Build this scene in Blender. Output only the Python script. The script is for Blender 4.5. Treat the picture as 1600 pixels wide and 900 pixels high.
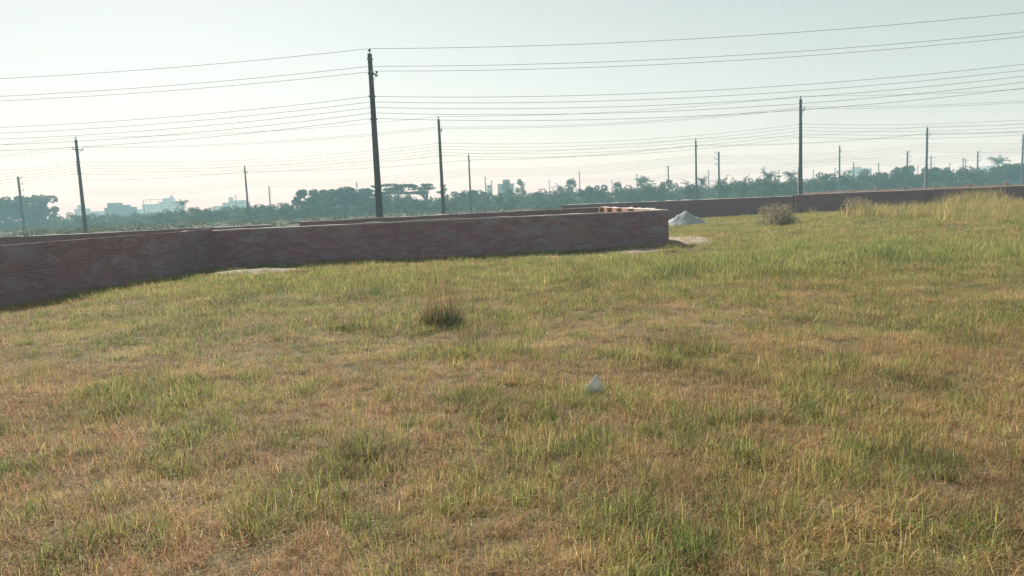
import bpy, bmesh, math, random
import numpy as np
from mathutils import Matrix, Vector

for o in list(bpy.data.objects):
    bpy.data.objects.remove(o)
S = bpy.context.scene
COL = S.collection
RAD = math.radians

# ------------------------------------------------------------------ camera
F = 1164.0                      # focal length in pixels of the 1600 px photo
PITCH, ROLL, EYE = RAD(6.55), RAD(2.45), 1.70
CAMM = (Matrix.Translation((0, 0, EYE)) @ Matrix.Rotation(math.pi / 2 - PITCH, 4, 'X')
        @ Matrix.Rotation(-ROLL, 4, 'Z'))
cd = bpy.data.cameras.new('camera')
cam = bpy.data.objects.new('camera', cd)
COL.objects.link(cam)
cam.matrix_world = CAMM
cd.sensor_width = 36.0
cd.lens = 36.0 * F / 1600.0
cd.clip_start = 0.05
cd.clip_end = 6000.0
S.camera = cam

# ------------------------------------------------------------------ light
SUN_AZ, SUN_EL = RAD(-25.0), RAD(34.0)      # azimuth from +Y, minus = left
w = bpy.data.worlds.new('World')
S.world = w
w.use_nodes = True
nt = w.node_tree
sky = nt.nodes.new('ShaderNodeTexSky')
sky.sky_type = 'NISHITA'
sky.sun_disc = False
sky.sun_elevation = SUN_EL
sky.sun_rotation = SUN_AZ
sky.air_density = 1.0
sky.dust_density = 0.25
sky.ozone_density = 1.0
hs = nt.nodes.new('ShaderNodeHueSaturation')
hs.inputs['Saturation'].default_value = 0.36
nt.links.new(sky.outputs[0], hs.inputs['Color'])
tn = nt.nodes.new('ShaderNodeMix'); tn.data_type = 'RGBA'; tn.blend_type = 'MULTIPLY'
tn.inputs[0].default_value = 1.0
tn.inputs[7].default_value = (1.01, 1.03, 0.93, 1)      # faint green cast of the humid sky
nt.links.new(hs.outputs[0], tn.inputs[6])
nt.links.new(tn.outputs[2], nt.nodes['Background'].inputs[0])
nt.nodes['Background'].inputs[1].default_value = 0.054
sd = bpy.data.lights.new('sun', 'SUN')
sd.energy = 4.4
sd.angle = RAD(0.6)
sd.color = (1.0, 0.965, 0.9)
sun = bpy.data.objects.new('sun', sd)
COL.objects.link(sun)
tosun = Vector((math.sin(SUN_AZ) * math.cos(SUN_EL), math.cos(SUN_AZ) * math.cos(SUN_EL), math.sin(SUN_EL)))
sun.rotation_euler = tosun.to_track_quat('Z', 'Y').to_euler()
sun.location = (-20, 20, 40)

vs = S.view_settings
vs.view_transform = 'Standard'
vs.look = 'None'
vs.gamma = 1.0
vs.exposure = 0.93
S.render.engine = 'CYCLES'
S.cycles.use_denoising = True
S.cycles.volume_bounces = 1
S.cycles.max_bounces = 5
S.cycles.diffuse_bounces = 2
S.cycles.glossy_bounces = 1
S.cycles.transmission_bounces = 3
S.cycles.transparent_max_bounces = 8

# ------------------------------------------------------------------ helpers
def ray(px, py):
    d = CAMM.to_3x3() @ Vector(((px - 800) / F, -(py - 450) / F, -1.0))
    return d

def pt(px, py, Y):
    d = ray(px, py)
    return Vector((0, 0, EYE)) + d * (Y / d.y)

def at_height(px, py, z):
    d = ray(px, py)
    return Vector((0, 0, EYE)) + d * ((z - EYE) / d.z)

def hor(px):
    return pt_to_px(Vector(((px - 800) / F * 1000.0, 1000.0, EYE)))[1]

def pt_to_px(p):
    q = CAMM.inverted() @ Vector(p)
    return (800 + F * q.x / -q.z, 450 - F * q.y / -q.z)

def ground_at(px, Y):
    """x on the ground under image column px at depth Y"""
    x = (px - 800) / F * Y
    for _ in range(4):
        q = pt_to_px((x, Y, 0.6))
        x += (px - q[0]) / F * Y
    return x

def smooth(a, b, x):
    t = np.clip((x - a) / (b - a), 0, 1)
    return t * t * (3 - 2 * t)

def _hash(ix, iy, seed):
    n = (ix.astype(np.int64) * 374761393 + iy.astype(np.int64) * 668265263 + seed * 982451653) & 0xffffffff
    n = ((n ^ (n >> 13)) * 1274126177) & 0xffffffff
    n = n ^ (n >> 16)
    return (n & 0xffff) / 65535.0

def vnoise(x, y, seed=0):
    x = np.asarray(x, float); y = np.asarray(y, float)
    ix = np.floor(x); iy = np.floor(y)
    fx = x - ix; fy = y - iy
    fx = fx * fx * (3 - 2 * fx); fy = fy * fy * (3 - 2 * fy)
    a = _hash(ix, iy, seed); b = _hash(ix + 1, iy, seed)
    c = _hash(ix, iy + 1, seed); d = _hash(ix + 1, iy + 1, seed)
    return (a * (1 - fx) + b * fx) * (1 - fy) + (c * (1 - fx) + d * fx) * fy

def fbm(x, y, seed=0, octv=4):
    v = 0; a = 0.5; t = 0
    for k in range(octv):
        v = v + a * vnoise(x * 2 ** k, y * 2 ** k, seed + k); t += a; a *= 0.5
    return v / t

def tag(o, label=None, cat=None, group=None, kind=None):
    if label: o['label'] = label
    if cat: o['category'] = cat
    if group: o['group'] = group
    if kind: o['kind'] = kind
    return o

def empty(name, loc=(0, 0, 0), rz=0.0):
    o = bpy.data.objects.new(name, None)
    o.empty_display_size = 0.2
    COL.objects.link(o)
    o.location = loc
    o.rotation_euler = (0, 0, rz)
    return o

def link(name, me, parent=None, loc=(0, 0, 0)):
    o = bpy.data.objects.new(name, me)
    COL.objects.link(o)
    o.parent = parent
    o.location = loc
    return o

def mesh_np(name, V, Fc, mat=None, smooth_shade=False, attrs=None, mats=None, midx=None):
    """V (n,3), Fc: list/array of faces, all of one length k"""
    V = np.asarray(V, np.float32); Fc = np.asarray(Fc, np.int32)
    me = bpy.data.meshes.new(name)
    me.vertices.add(len(V)); me.vertices.foreach_set('co', V.ravel())
    nf, k = Fc.shape
    me.loops.add(nf * k); me.loops.foreach_set('vertex_index', Fc.ravel())
    me.polygons.add(nf)
    me.polygons.foreach_set('loop_start', np.arange(0, nf * k, k, dtype=np.int32))
    me.polygons.foreach_set('use_smooth', np.full(nf, smooth_shade))
    if attrs:
        for an, (tp, dom, data) in attrs.items():
            at = me.attributes.new(an, tp, dom)
            fld = {'FLOAT': 'value', 'INT': 'value', 'FLOAT_VECTOR': 'vector', 'FLOAT_COLOR': 'color'}[tp]
            at.data.foreach_set(fld, np.asarray(data, np.int32 if tp == 'INT' else np.float32).ravel())
    if mats:
        for m in mats: me.materials.append(m)
        if midx is not None: me.polygons.foreach_set('material_index', np.asarray(midx, np.int32))
    elif mat: me.materials.append(mat)
    me.update(calc_edges=True)
    return me

BOXF = np.array([[0, 3, 2, 1], [4, 5, 6, 7], [0, 1, 5, 4], [1, 2, 6, 5], [2, 3, 7, 6], [3, 0, 4, 7]])
BOXV = np.array([[-1, -1, -1], [1, -1, -1], [1, 1, -1], [-1, 1, -1], [-1, -1, 1], [1, -1, 1], [1, 1, 1], [-1, 1, 1]]) * 0.5

class MB:
    """collects simple solids into ONE mesh (quads only)"""
    def __init__(s): s.V = []; s.F = []; s.n = 0; s.T = []
    def add(s, V, Fc, t=0.5):
        V = np.asarray(V, float); Fc = np.asarray(Fc, int)
        s.V.append(V); s.F.append(Fc + s.n); s.n += len(V); s.T.append(np.full(len(V), t))
        return s
    def box(s, c, size, rz=0.0, t=0.5):
        V = BOXV * np.asarray(size)
        if rz:
            ca, sa = math.cos(rz), math.sin(rz)
            V = np.stack([V[:, 0] * ca - V[:, 1] * sa, V[:, 0] * sa + V[:, 1] * ca, V[:, 2]], 1)
        return s.add(V + np.asarray(c), BOXF, t)
    def tube(s, pts, rads, n=8, caps=True):
        P = [Vector(p) for p in pts]; V = []; Fc = []
        for i, p in enumerate(P):
            d = (P[min(i + 1, len(P) - 1)] - P[max(i - 1, 0)]).normalized()
            u = d.orthogonal().normalized() if abs(d.z) > 0.9 else d.cross(Vector((0, 0, 1))).normalized()
            v = d.cross(u)
            r = rads[i] if hasattr(rads, '__len__') else rads
            for k in range(n):
                a = 2 * math.pi * (k + 0.5) / n
                V.append(p + u * (r * math.cos(a)) + v * (r * math.sin(a)))
        for i in range(len(P) - 1):
            for k in range(n):
                Fc.append((i * n + k, i * n + (k + 1) % n, (i + 1) * n + (k + 1) % n, (i + 1) * n + k))
        if caps:
            for i in (0, len(P) - 1):
                V.append(P[i]); c = len(V) - 1
                for k in range(0, n, 2):
                    Fc.append((c, i * n + k, i * n + (k + 1) % n, i * n + (k + 2) % n))
        return s.add([tuple(v) for v in V], Fc)
    def lathe(s, c, prof, n=10):
        V = []; Fc = []
        for z, r in prof:
            for k in range(n):
                a = 2 * math.pi * k / n
                V.append((c[0] + r * math.cos(a), c[1] + r * math.sin(a), c[2] + z))
        for i in range(len(prof) - 1):
            for k in range(n):
                Fc.append((i * n + k, i * n + (k + 1) % n, (i + 1) * n + (k + 1) % n, (i + 1) * n + k))
        return s.add(V, Fc)
    def mesh(s, name, mat, sm=False):
        return mesh_np(name, np.concatenate(s.V), np.concatenate(s.F), mat, sm,
                       {'tone': ('FLOAT', 'POINT', np.concatenate(s.T))})
    def build(s, name, mat, parent=None, loc=(0, 0, 0), sm=False):
        return link(name, s.mesh(name, mat, sm), parent, loc)

# ------------------------------------------------------------------ materials
class NT:
    def __init__(s, name):
        s.m = bpy.data.materials.new(name); s.m.use_nodes = True
        s.t = s.m.node_tree
        s.b = s.t.nodes['Principled BSDF']; s.out = s.t.nodes['Material Output']
        s.geo = None
    def n(s, typ, **kw):
        x = s.t.nodes.new(typ)
        for k, v in kw.items(): setattr(x, k, v)
        return x
    def l(s, a, b): s.t.links.new(a, b)
    def pos(s):
        if s.geo is None: s.geo = s.n('ShaderNodeNewGeometry')
        return s.geo.outputs['Position']
    def noise(s, scale, detail=4, vec=None, rough=0.55, stretch=None):
        x = s.n('ShaderNodeTexNoise'); x.inputs['Scale'].default_value = scale
        x.inputs['Detail'].default_value = detail; x.inputs['Roughness'].default_value = rough
        v = vec or s.pos()
        if stretch:
            mp = s.n('ShaderNodeMapping'); mp.inputs['Scale'].default_value = stretch
            s.l(v, mp.inputs['Vector']); v = mp.outputs[0]
        s.l(v, x.inputs['Vector']); return x.outputs['Fac']
    def ramp(s, fac, stops):
        r = s.n('ShaderNodeValToRGB'); e = r.color_ramp.elements
        while len(e) < len(stops): e.new(0.5)
        for el, (p, c) in zip(e, stops): el.position = p; el.color = (*c, 1) if len(c) == 3 else c
        s.l(fac, r.inputs[0]); return r.outputs[0]
    def mix(s, fac, a, b, typ='MIX'):
        x = s.n('ShaderNodeMix', data_type='RGBA', blend_type=typ)
        for i, v in ((0, fac), (6, a), (7, b)):
            if hasattr(v, 'node'): s.l(v, x.inputs[i])
            else: x.inputs[i].default_value = (*v, 1) if hasattr(v, '__len__') and len(v) == 3 else v
        return x.outputs[2]
    def attr(s, name, out='Fac'):
        a = s.n('ShaderNodeAttribute', attribute_name=name); return a.outputs[out]
    def bump(s, h, strength=0.4, dist=0.02):
        b = s.n('ShaderNodeBump'); b.inputs['Strength'].default_value = strength
        b.inputs['Distance'].default_value = dist
        s.l(h, b.inputs['Height']); s.l(b.outputs[0], s.b.inputs['Normal'])
    def base(s, c, rough=0.8, spec=0.25):
        if hasattr(c, 'node'): s.l(c, s.b.inputs['Base Color'])
        else: s.b.inputs['Base Color'].default_value = (*c, 1)
        s.b.inputs['Roughness'].default_value = rough
        s.b.inputs['Specular IOR Level'].default_value = spec
        return s.m

def mat_simple(name, c, var=0.25, scale=3.0, rough=0.85, spec=0.2):
    n = NT(name)
    d = tuple(x * (1 - var) for x in c); b = tuple(min(1, x * (1 + var)) for x in c)
    return n.base(n.ramp(n.noise(scale, 5), [(0.3, d), (0.7, b)]), rough, spec)

def mat_leafy(name, transl=0.35, tint=(1, 1, 1), rough=0.55, spec=0.28):
    """blade / leaf material: per-piece colour in attribute col, patchy in world space"""
    n = NT(name)
    c = n.attr('col', 'Color')
    f = n.noise(0.9, 4)
    c2 = n.mix(1.0, c, n.ramp(f, [(0.25, (0.66, 0.62, 0.58)), (0.75, (1.28, 1.22, 1.1))]), 'MULTIPLY')
    c2 = n.mix(1.0, c2, tint, 'MULTIPLY')
    n.base(c2, rough, spec)
    tr = n.n('ShaderNodeBsdfTranslucent'); n.l(c2, tr.inputs['Color'])
    ms = n.n('ShaderNodeMixShader'); ms.inputs[0].default_value = transl
    n.l(n.b.outputs[0], ms.inputs[1]); n.l(tr.outputs[0], ms.inputs[2])
    n.l(ms.outputs[0], n.out.inputs['Surface'])
    return n.m

M = {}
M['blade'] = mat_leafy('grass_blade', 0.52, (1.20, 1.18, 1.16), 0.6, 0.16)
M['leaf'] = mat_leafy('tree_leaf', 0.25, (1, 1, 1), 0.85, 0.05)

def mk_brick():
    n = NT('brick_unit')
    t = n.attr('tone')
    c = n.ramp(t, [(0.0, (0.205, 0.135, 0.165)), (0.35, (0.265, 0.142, 0.165)), (0.7, (0.30, 0.165, 0.18)), (1.0, (0.30, 0.225, 0.255))])  # blue cast of shade and haze mixed into the brick tones
    # mortar smears and lime bloom in blotches
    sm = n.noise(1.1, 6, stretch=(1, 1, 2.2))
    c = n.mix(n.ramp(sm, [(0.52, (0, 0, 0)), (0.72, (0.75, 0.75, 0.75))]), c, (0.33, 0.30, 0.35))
    damp = n.noise(0.6, 3)
    c = n.mix(n.ramp(damp, [(0.5, (0, 0, 0)), (0.75, (0.55, 0.55, 0.55))]), c, (0.17, 0.13, 0.16))
    n.bump(n.noise(60, 4), 0.5, 0.004)
    return n.base(c, 0.9, 0.15)
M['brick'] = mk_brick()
M['mortar'] = mat_simple('mortar', (0.32, 0.27, 0.29), 0.3, 8)

def mk_bricktex(name, c1, c2, mo, grime):
    n = NT(name)
    tc = n.n('ShaderNodeTexCoord')
    sp = n.n('ShaderNodeSeparateXYZ'); n.l(tc.outputs['Object'], sp.inputs[0])
    cb = n.n('ShaderNodeCombineXYZ'); n.l(sp.outputs[0], cb.inputs[0]); n.l(sp.outputs[2], cb.inputs[1])
    bt = n.n('ShaderNodeTexBrick'); n.l(cb.outputs[0], bt.inputs['Vector'])
    bt.inputs['Color1'].default_value = (*c1, 1)
    bt.inputs['Color2'].default_value = (*c2, 1)
    bt.inputs['Mortar'].default_value = (*mo, 1)
    bt.inputs['Scale'].default_value = 1.0
    bt.inputs['Mortar Size'].default_value = 0.007
    bt.inputs['Brick Width'].default_value = 0.25
    bt.inputs['Row Height'].default_value = 0.075
    sm = n.noise(0.9, 5)
    c = n.mix(n.ramp(sm, [(0.5, (0, 0, 0)), (0.75, (0.7, 0.7, 0.7))]), bt.outputs['Color'], grime)
    n.bump(bt.outputs['Fac'], -0.6, 0.01)
    return n.base(c, 0.9, 0.15)
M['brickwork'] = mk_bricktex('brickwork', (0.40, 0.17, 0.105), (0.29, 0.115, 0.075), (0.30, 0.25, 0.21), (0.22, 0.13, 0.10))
M['brickshade'] = mk_bricktex('shaded_brickwork', (0.25, 0.14, 0.16), (0.19, 0.11, 0.13), (0.24, 0.21, 0.23), (0.19, 0.145, 0.17))  # darker, purpler brick for walls seen in shade: the shade is in the colour
M['cement'] = mat_simple('sunlit_cement', (0.52, 0.48, 0.42), 0.2, 6)  # paler than the mortar: sunlight on the wall tops put into the colour
M['pole_strip'] = mat_simple('white_strip_plain', (0.62, 0.63, 0.62), 0.1, 4, 0.5)

def mk_ground():
    n = NT('field_ground')
    f1 = n.noise(0.35, 5); f2 = n.noise(3.2, 6); f3 = n.noise(26, 4)
    dry = n.ramp(f2, [(0.3, (0.15, 0.115, 0.065)), (0.5, (0.24, 0.18, 0.10)), (0.72, (0.34, 0.26, 0.145))])
    grn = n.ramp(f2, [(0.3, (0.10, 0.105, 0.045)), (0.7, (0.19, 0.19, 0.08))])
    c = n.mix(n.ramp(f1, [(0.42, (0, 0, 0)), (0.62, (1, 1, 1))]), dry, grn)
    # far fields are olive scrub grass
    ln = n.n('ShaderNodeVectorMath', operation='LENGTH'); n.l(n.pos(), ln.inputs[0])
    mr = n.n('ShaderNodeMapRange'); n.l(ln.outputs['Value'], mr.inputs[0])
    mr.inputs[1].default_value = 30; mr.inputs[2].default_value = 60
    far = n.ramp(n.noise(0.06, 6), [(0.35, (0.045, 0.062, 0.025)), (0.55, (0.075, 0.08, 0.035)), (0.68, (0.13, 0.105, 0.055))])
    c = n.mix(mr.outputs[0], c, far)
    sand = n.ramp(n.noise(9, 6), [(0.3, (0.34, 0.27, 0.19)), (0.5, (0.50, 0.41, 0.30)), (0.7, (0.62, 0.54, 0.42))])
    c = n.mix(n.attr('sand'), c, sand)
    c = n.mix(n.ramp(f3, [(0.38, (0.7, 0.7, 0.7)), (0.6, (0, 0, 0))]), c, (0.06, 0.05, 0.04))  # shade of the gaps painted dark into the low spots
    n.bump(f3, 0.8, 0.03)
    return n.base(c, 0.95, 0.1)
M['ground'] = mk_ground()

def mk_conc():
    n = NT('pole_concrete')
    c = n.ramp(n.noise(2.5, 5), [(0.3, (0.075, 0.072, 0.078)), (0.7, (0.125, 0.12, 0.125))])
    return n.base(c, 0.9, 0.15)
M['pole'] = mk_conc()
M['steel'] = mat_simple('galvanised_steel', (0.14, 0.14, 0.15), 0.2, 10, 0.6, 0.4)
M['porcelain'] = mat_simple('brown_porcelain', (0.07, 0.045, 0.04), 0.2, 10, 0.35, 0.5)
M['wire'] = mat_simple('weathered_wire', (0.10, 0.10, 0.10), 0.1, 1, 0.7, 0.3)
M['bark'] = mat_simple('bark', (0.10, 0.075, 0.05), 0.3, 4, 0.95, 0.1)
M['sandpile'] = mat_simple('grey_sand', (0.40, 0.42, 0.43), 0.12, 4, 0.95, 0.1)
M['stone'] = mat_simple('white_stone', (0.78, 0.76, 0.70), 0.2, 16, 0.9, 0.15)
M['cast'] = mat_simple('building_concrete', (0.28, 0.28, 0.27), 0.18, 0.15, 0.9, 0.1)
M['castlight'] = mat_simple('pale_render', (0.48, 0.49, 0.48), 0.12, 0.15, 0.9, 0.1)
M['castdark'] = mat_simple('weathered_concrete', (0.17, 0.17, 0.17), 0.2, 0.15, 0.9, 0.1)
M['glass'] = mat_simple('window_glass', (0.16, 0.17, 0.18), 0.3, 0.4, 0.35, 0.4)

# ------------------------------------------------------------------ layout of the plot walls
def gp(px, Y): return (ground_at(px, Y), Y)
C1 = gp(330, 23.3)            # inner corner of near walls
C2 = gp(1043, 24.6)           # free corner of the near plot
C0 = (C1[0] - 2.4, 5.5)       # left wall runs towards the viewer
B2 = gp(941, 39.0)
B1 = (C1[0] - 0.9, 36.6)
LB0 = gp(-420, 26.0)
LB1 = (C1[0] - 0.5, 31.0)
FW0 = gp(880, 62.0)
FW1 = gp(1243, 46.0)
FW2 = gp(2150, 36.5)
OW0 = (ground_at(1257, 132.0), 132.0)
OW1 = (ground_at(1640, 88.0), 88.0)

def seg_dist(x, y, A, B):
    ax, ay = A; bx, by = B
    dx, dy = bx - ax, by - ay
    t = np.clip(((x - ax) * dx + (y - ay) * dy) / (dx * dx + dy * dy), 0, 1)
    return np.hypot(x - ax - t * dx, y - ay - t * dy)

# ------------------------------------------------------------------ ground
BARE = [(6.35, 26.8, 0.75, 3.2), (5.55, 25.2, 0.5, 1.6)]       # bare sandy patch by the wall end: x, y, rx, ry
PILE = gp(1066, 42.5)

def sandmask(x, y):
    m = np.zeros_like(x)
    nz = fbm(x * 1.7, y * 0.9, 31, 4)
    for (cx, cy, rx, ry) in BARE:
        r = np.hypot((x - cx) / rx, (y - cy) / ry)
        m = np.maximum(m, 1 - smooth(0.75, 1.1, r + (nz - 0.5) * 0.9))
    # sand spilled along the foot of the centre wall
    d = seg_dist(x, y, (C1[0] + 0.9, C1[1] - 2.1), (C1[0] + 3.4, C1[1] - 1.8))
    m = np.maximum(m, 1 - smooth(0.3, 0.6, d + (nz - 0.5) * 0.8))
    d = seg_dist(x, y, (C2[0] - 5.0, C2[1] - 2.1), (C2[0] - 1.0, C2[1] - 1.75))
    m = np.maximum(m, 1 - smooth(0.3, 0.6, d + (nz - 0.5) * 0.9))
    d = seg_dist(x, y, (FW1[0] + 0.5, FW1[1] - 1.9), (FW1[0] + 5.5, FW1[1] - 1.9))
    m = np.maximum(m, 1 - smooth(0.5, 1.0, d + (nz - 0.5) * 0.8))
    d = seg_dist(x, y, (PILE[0] - 1, PILE[1] - 0.7), (PILE[0] + 6.5, PILE[1] + 0.2))
    m = np.maximum(m, 1 - smooth(0.4, 0.9, d + (nz - 0.5) * 0.9))
    return m

def height(x, y):
    x = np.asarray(x, float); y = np.asarray(y, float)
    r = np.hypot(x, y)
    k = 1 - smooth(45, 70, r)
    h = (fbm(x / 2.6, y / 2.6, 3, 3) - 0.5) * 0.16 * k
    h = h + (fbm(x / 0.6, y / 0.6, 9, 2) - 0.5) * 0.05 * k
    h = h + 0.10 * np.exp(-(((x - C2[0] + 0.6) / 2.2) ** 2 + ((y - C2[1] + 1.6) / 0.7) ** 2))
    h = h + 0.10 * np.exp(-((x - (C1[0] + 2.2)) / 1.6) ** 2 - ((y - C1[1] + 1.8) / 0.5) ** 2)
    h = h + 0.14 * np.exp(-(((x - 6.6) / 1.0) ** 2 + ((y - 27) / 2.6) ** 2))
    h = h + 0.30 * smooth(11, 20, x) * smooth(20, 33, y) * k
    return h

def axis(lo, hi, fine_lo, fine_hi, step, grow=1.22):
    a = list(np.arange(fine_lo, fine_hi + 1e-6, step))
    s = step; v = fine_hi
    while v < hi: s *= grow; v += s; a.append(min(v, hi))
    s = step; v = fine_lo
    while v > lo: s *= grow; v -= s; a.insert(0, max(v, lo))
    return np.array(a)

gx = axis(-1500, 1500, -16, 28, 0.16); gy = axis(-300, 2400, 2, 46, 0.16)
X, Y = np.meshgrid(gx, gy)
Z = height(X, Y)
V = np.stack([X.ravel(), Y.ravel(), Z.ravel()], 1)
nx, ny = len(gx), len(gy)
i = np.arange(nx * ny).reshape(ny, nx)
Fc = np.stack([i[:-1, :-1].ravel(), i[:-1, 1:].ravel(), i[1:, 1:].ravel(), i[1:, :-1].ravel()], 1)
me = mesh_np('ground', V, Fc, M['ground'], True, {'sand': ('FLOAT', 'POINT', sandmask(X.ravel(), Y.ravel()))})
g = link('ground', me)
tag(g, kind='structure')

# ------------------------------------------------------------------ brick walls
BL, BH, BD = 0.25, 0.075, 0.11
rng = np.random.default_rng(7)
def brick_mesh(tone, L=BL - 0.009, j=0):
    r = np.random.default_rng(100 + j)
    V = BOXV * np.array([L, BD, BH - 0.008]) + r.uniform(-0.0025, 0.0025, (8, 3))
    return mesh_np('brick', V, BOXF, M['brick'], False, {'tone': ('FLOAT', 'POINT', np.full(8, tone))})
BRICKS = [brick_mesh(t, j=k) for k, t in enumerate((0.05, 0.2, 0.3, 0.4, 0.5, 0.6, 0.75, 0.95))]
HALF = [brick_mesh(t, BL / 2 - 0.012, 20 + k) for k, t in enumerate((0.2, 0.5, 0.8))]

def wall(name, A, B, h, label, thick=0.25, real=True, single=300, piers=(), pier_side=1, base=-0.25, hb=None, coping=True, bmat='brickwork'):
    """real: single bricks stand proud on the face at the right hand of A->B (towards the viewer)"""
    A = Vector((*A, 0)); Bv = Vector((*B, 0))
    d = Bv - A; L = d.length; a = math.atan2(d.y, d.x)
    root = empty(name, (A.x, A.y, 0), a)
    tag(root, label, 'wall', kind='thing')
    hb = h if hb is None else hb
    # core (local x along the wall, local y = thickness, viewer side is -y)
    f = -thick / 2 + (0.007 if real else 0)
    b = thick / 2
    zt = h - 0.012; zt2 = hb - 0.012
    V = [(0, f, base), (L, f, base), (L, b, base), (0, b, base), (0, f, zt), (L, f, zt2), (L, b, zt2), (0, b, zt)]
    me = mesh_np('core', V, BOXF, None, False, None, [M[bmat], M['mortar']], [0, 1, 1 if real else 0, 0, 0, 0])
    link('core', me, root)
    if real:
        rows = int(round((h + 0.15) / BH)); out = []
        for r in range(rows):
            z = -0.15 + (r + 0.5) * BH
            if z > h: continue
            x = 0.0; first = True
            while x < L - 0.05:
                l = BL / 2 if (first and r % 2) else BL
                if x + l > L + 0.01: l = L - x
                if l > 0.08: out.append((x + l / 2, z, l))
                x += l; first = False
        out = np.array(out)
        jit = np.random.default_rng(int(L * 100)).uniform(-1, 1, (len(out), 3))
        wx = A.x + out[:, 0] * math.cos(a); wy = A.y + out[:, 0] * math.sin(a)
        key = np.hypot(wx, wy) + np.where(out[:, 1] < 0.25, 100, 0)
        px = np.array([pt_to_px((u, v, ww))[0] if v > 1 else -9e3 for u, v, ww in zip(wx, wy, out[:, 1])])
        key = key + np.where((px < 5) | (px > 1595), 500, 0)
        order = np.argsort(key)
        near = set(order[:single].tolist())
        mb = MB()
        for k, (x, z, l) in enumerate(out):
            yy = -thick / 2 + BD / 2 + jit[k, 0] * 0.004
            # a few bricks missing a little in the top course
            if k in near and abs(l - BL) < 0.01:
                o = link('brick', BRICKS[int((jit[k, 1] + 1) * 4) % 8], root, (x, yy, z))
                o.rotation_euler = (0, jit[k, 2] * 0.012, jit[k, 1] * 0.02)
            elif k in near and abs(l - BL / 2) < 0.01:
                link('brick', HALF[int((jit[k, 1] + 1) * 1.5) % 3], root, (x, yy, z))
            else:
                mb.box((x, yy, z), (l - 0.009, BD, BH - 0.008), jit[k, 2] * 0.01, (jit[k, 1] + 1) / 2)
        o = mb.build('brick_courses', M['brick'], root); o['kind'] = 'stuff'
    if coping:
        # rough mortar bedding left on top, sunlight on it painted pale into the colour
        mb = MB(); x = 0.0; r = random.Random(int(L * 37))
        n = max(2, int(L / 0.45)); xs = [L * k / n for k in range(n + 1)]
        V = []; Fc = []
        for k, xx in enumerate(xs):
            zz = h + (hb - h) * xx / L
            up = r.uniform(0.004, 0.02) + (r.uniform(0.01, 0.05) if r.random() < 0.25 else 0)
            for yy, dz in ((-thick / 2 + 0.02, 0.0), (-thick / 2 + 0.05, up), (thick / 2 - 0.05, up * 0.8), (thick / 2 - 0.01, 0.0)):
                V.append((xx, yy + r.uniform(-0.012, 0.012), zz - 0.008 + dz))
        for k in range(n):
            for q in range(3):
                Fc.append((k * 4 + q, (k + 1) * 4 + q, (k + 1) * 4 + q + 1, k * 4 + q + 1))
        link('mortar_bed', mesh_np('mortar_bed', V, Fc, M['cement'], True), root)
    for (px_, w_, top) in piers:
        zz = h + (hb - h) * px_ / L
        c = (px_, pier_side * (thick / 2 + 0.10), (zz + top + base) / 2)
        mb = MB(); mb.box(c, (w_, 0.2 if top <= 0 else thick + 0.2, zz + top - base))
        if top > 0:
            mb = MB(); mb.box((px_, 0, (zz + top + base) / 2), (w_, thick + 0.16, zz + top - base))
        mb.build('pier', M[bmat], root)
    return root

WH = 1.25
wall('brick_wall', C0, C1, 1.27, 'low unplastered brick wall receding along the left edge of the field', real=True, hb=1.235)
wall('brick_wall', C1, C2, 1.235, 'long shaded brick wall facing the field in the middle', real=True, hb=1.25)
L_ = (Vector(B2) - Vector(C2)).length
wall('brick_wall', (C2[0] - 0.125, C2[1] + 0.127), B2, 1.25, 'sunlit orange side wall with piers behind the middle wall', real=False, hb=1.27,
     piers=[(L_ * t, 0.3, 0.0) for t in (0.12, 0.33, 0.53, 0.72, 0.9)], pier_side=1)
wall('brick_wall', B1, (B2[0] - 0.13, B2[1]), 1.2, 'back wall of the walled plot, just showing over the middle wall', real=False, hb=1.26, bmat='brickshade')
wall('brick_wall', LB0, LB1, 1.22, 'dark brick wall behind the left wall, top edge only', real=False, hb=1.20, bmat='brickshade')
wall('brick_wall', FW0, (FW1[0] - 0.02, FW1[1] + 0.2), 1.30, 'far dark brick wall behind the grey sand heap', real=False, hb=1.36, bmat='brickshade')
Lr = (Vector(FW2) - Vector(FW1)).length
wall('brick_wall', FW1, FW2, 1.42, 'far shaded brick wall at right behind the tall grass', real=False, bmat='brickshade')
Lo = (Vector(OW1) - Vector(OW0)).length
wall('brick_wall', OW0, OW1, 1.30, 'distant sunlit reddish wall with pier stubs along its top', real=False, coping=False,
     piers=[(Lo * (0.02 + 0.122 * k), 0.4, 0.22) for k in range(9)])

# ------------------------------------------------------------------ power poles
PH = 12.0
def shaft_mesh(h, r0, r1, name='shaft'):
    mb = MB()
    n = 6
    V = []; Fc = []
    for k in range(n + 1):
        z = -0.6 + (h + 0.6) * k / n
        r = r0 + (r1 - r0) * k / n
        c = r * 0.38
        V += [(-r, -r + c, z), (-r + c, -r, z), (r - c, -r, z), (r, -r + c, z), (r, r - c, z), (r - c, r, z), (-r + c, r, z), (-r, r - c, z)]
    for k in range(n):
        for q in range(8):
            Fc.append((k * 8 + q, k * 8 + (q + 1) % 8, k * 8 + 8 + (q + 1) % 8, k * 8 + 8 + q))
    t = n * 8
    Fc += [(t, t + 1, t + 2, t + 3), (t, t + 3, t + 4, t + 7), (t + 4, t + 5, t + 6, t + 7)]
    mb.add(V, Fc)
    return mb.mesh(name, M['pole'])

def pin_mesh():
    mb = MB()
    mb.lathe((0, 0, 0), [(0.0, 0.0), (0.0, 0.018), (0.16, 0.018), (0.16, 0.075), (0.19, 0.08), (0.21, 0.05), (0.24, 0.07), (0.27, 0.055), (0.30, 0.045), (0.31, 0.0)])
    return mb.mesh('pin_insulator', M['porcelain'], True)

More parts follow.
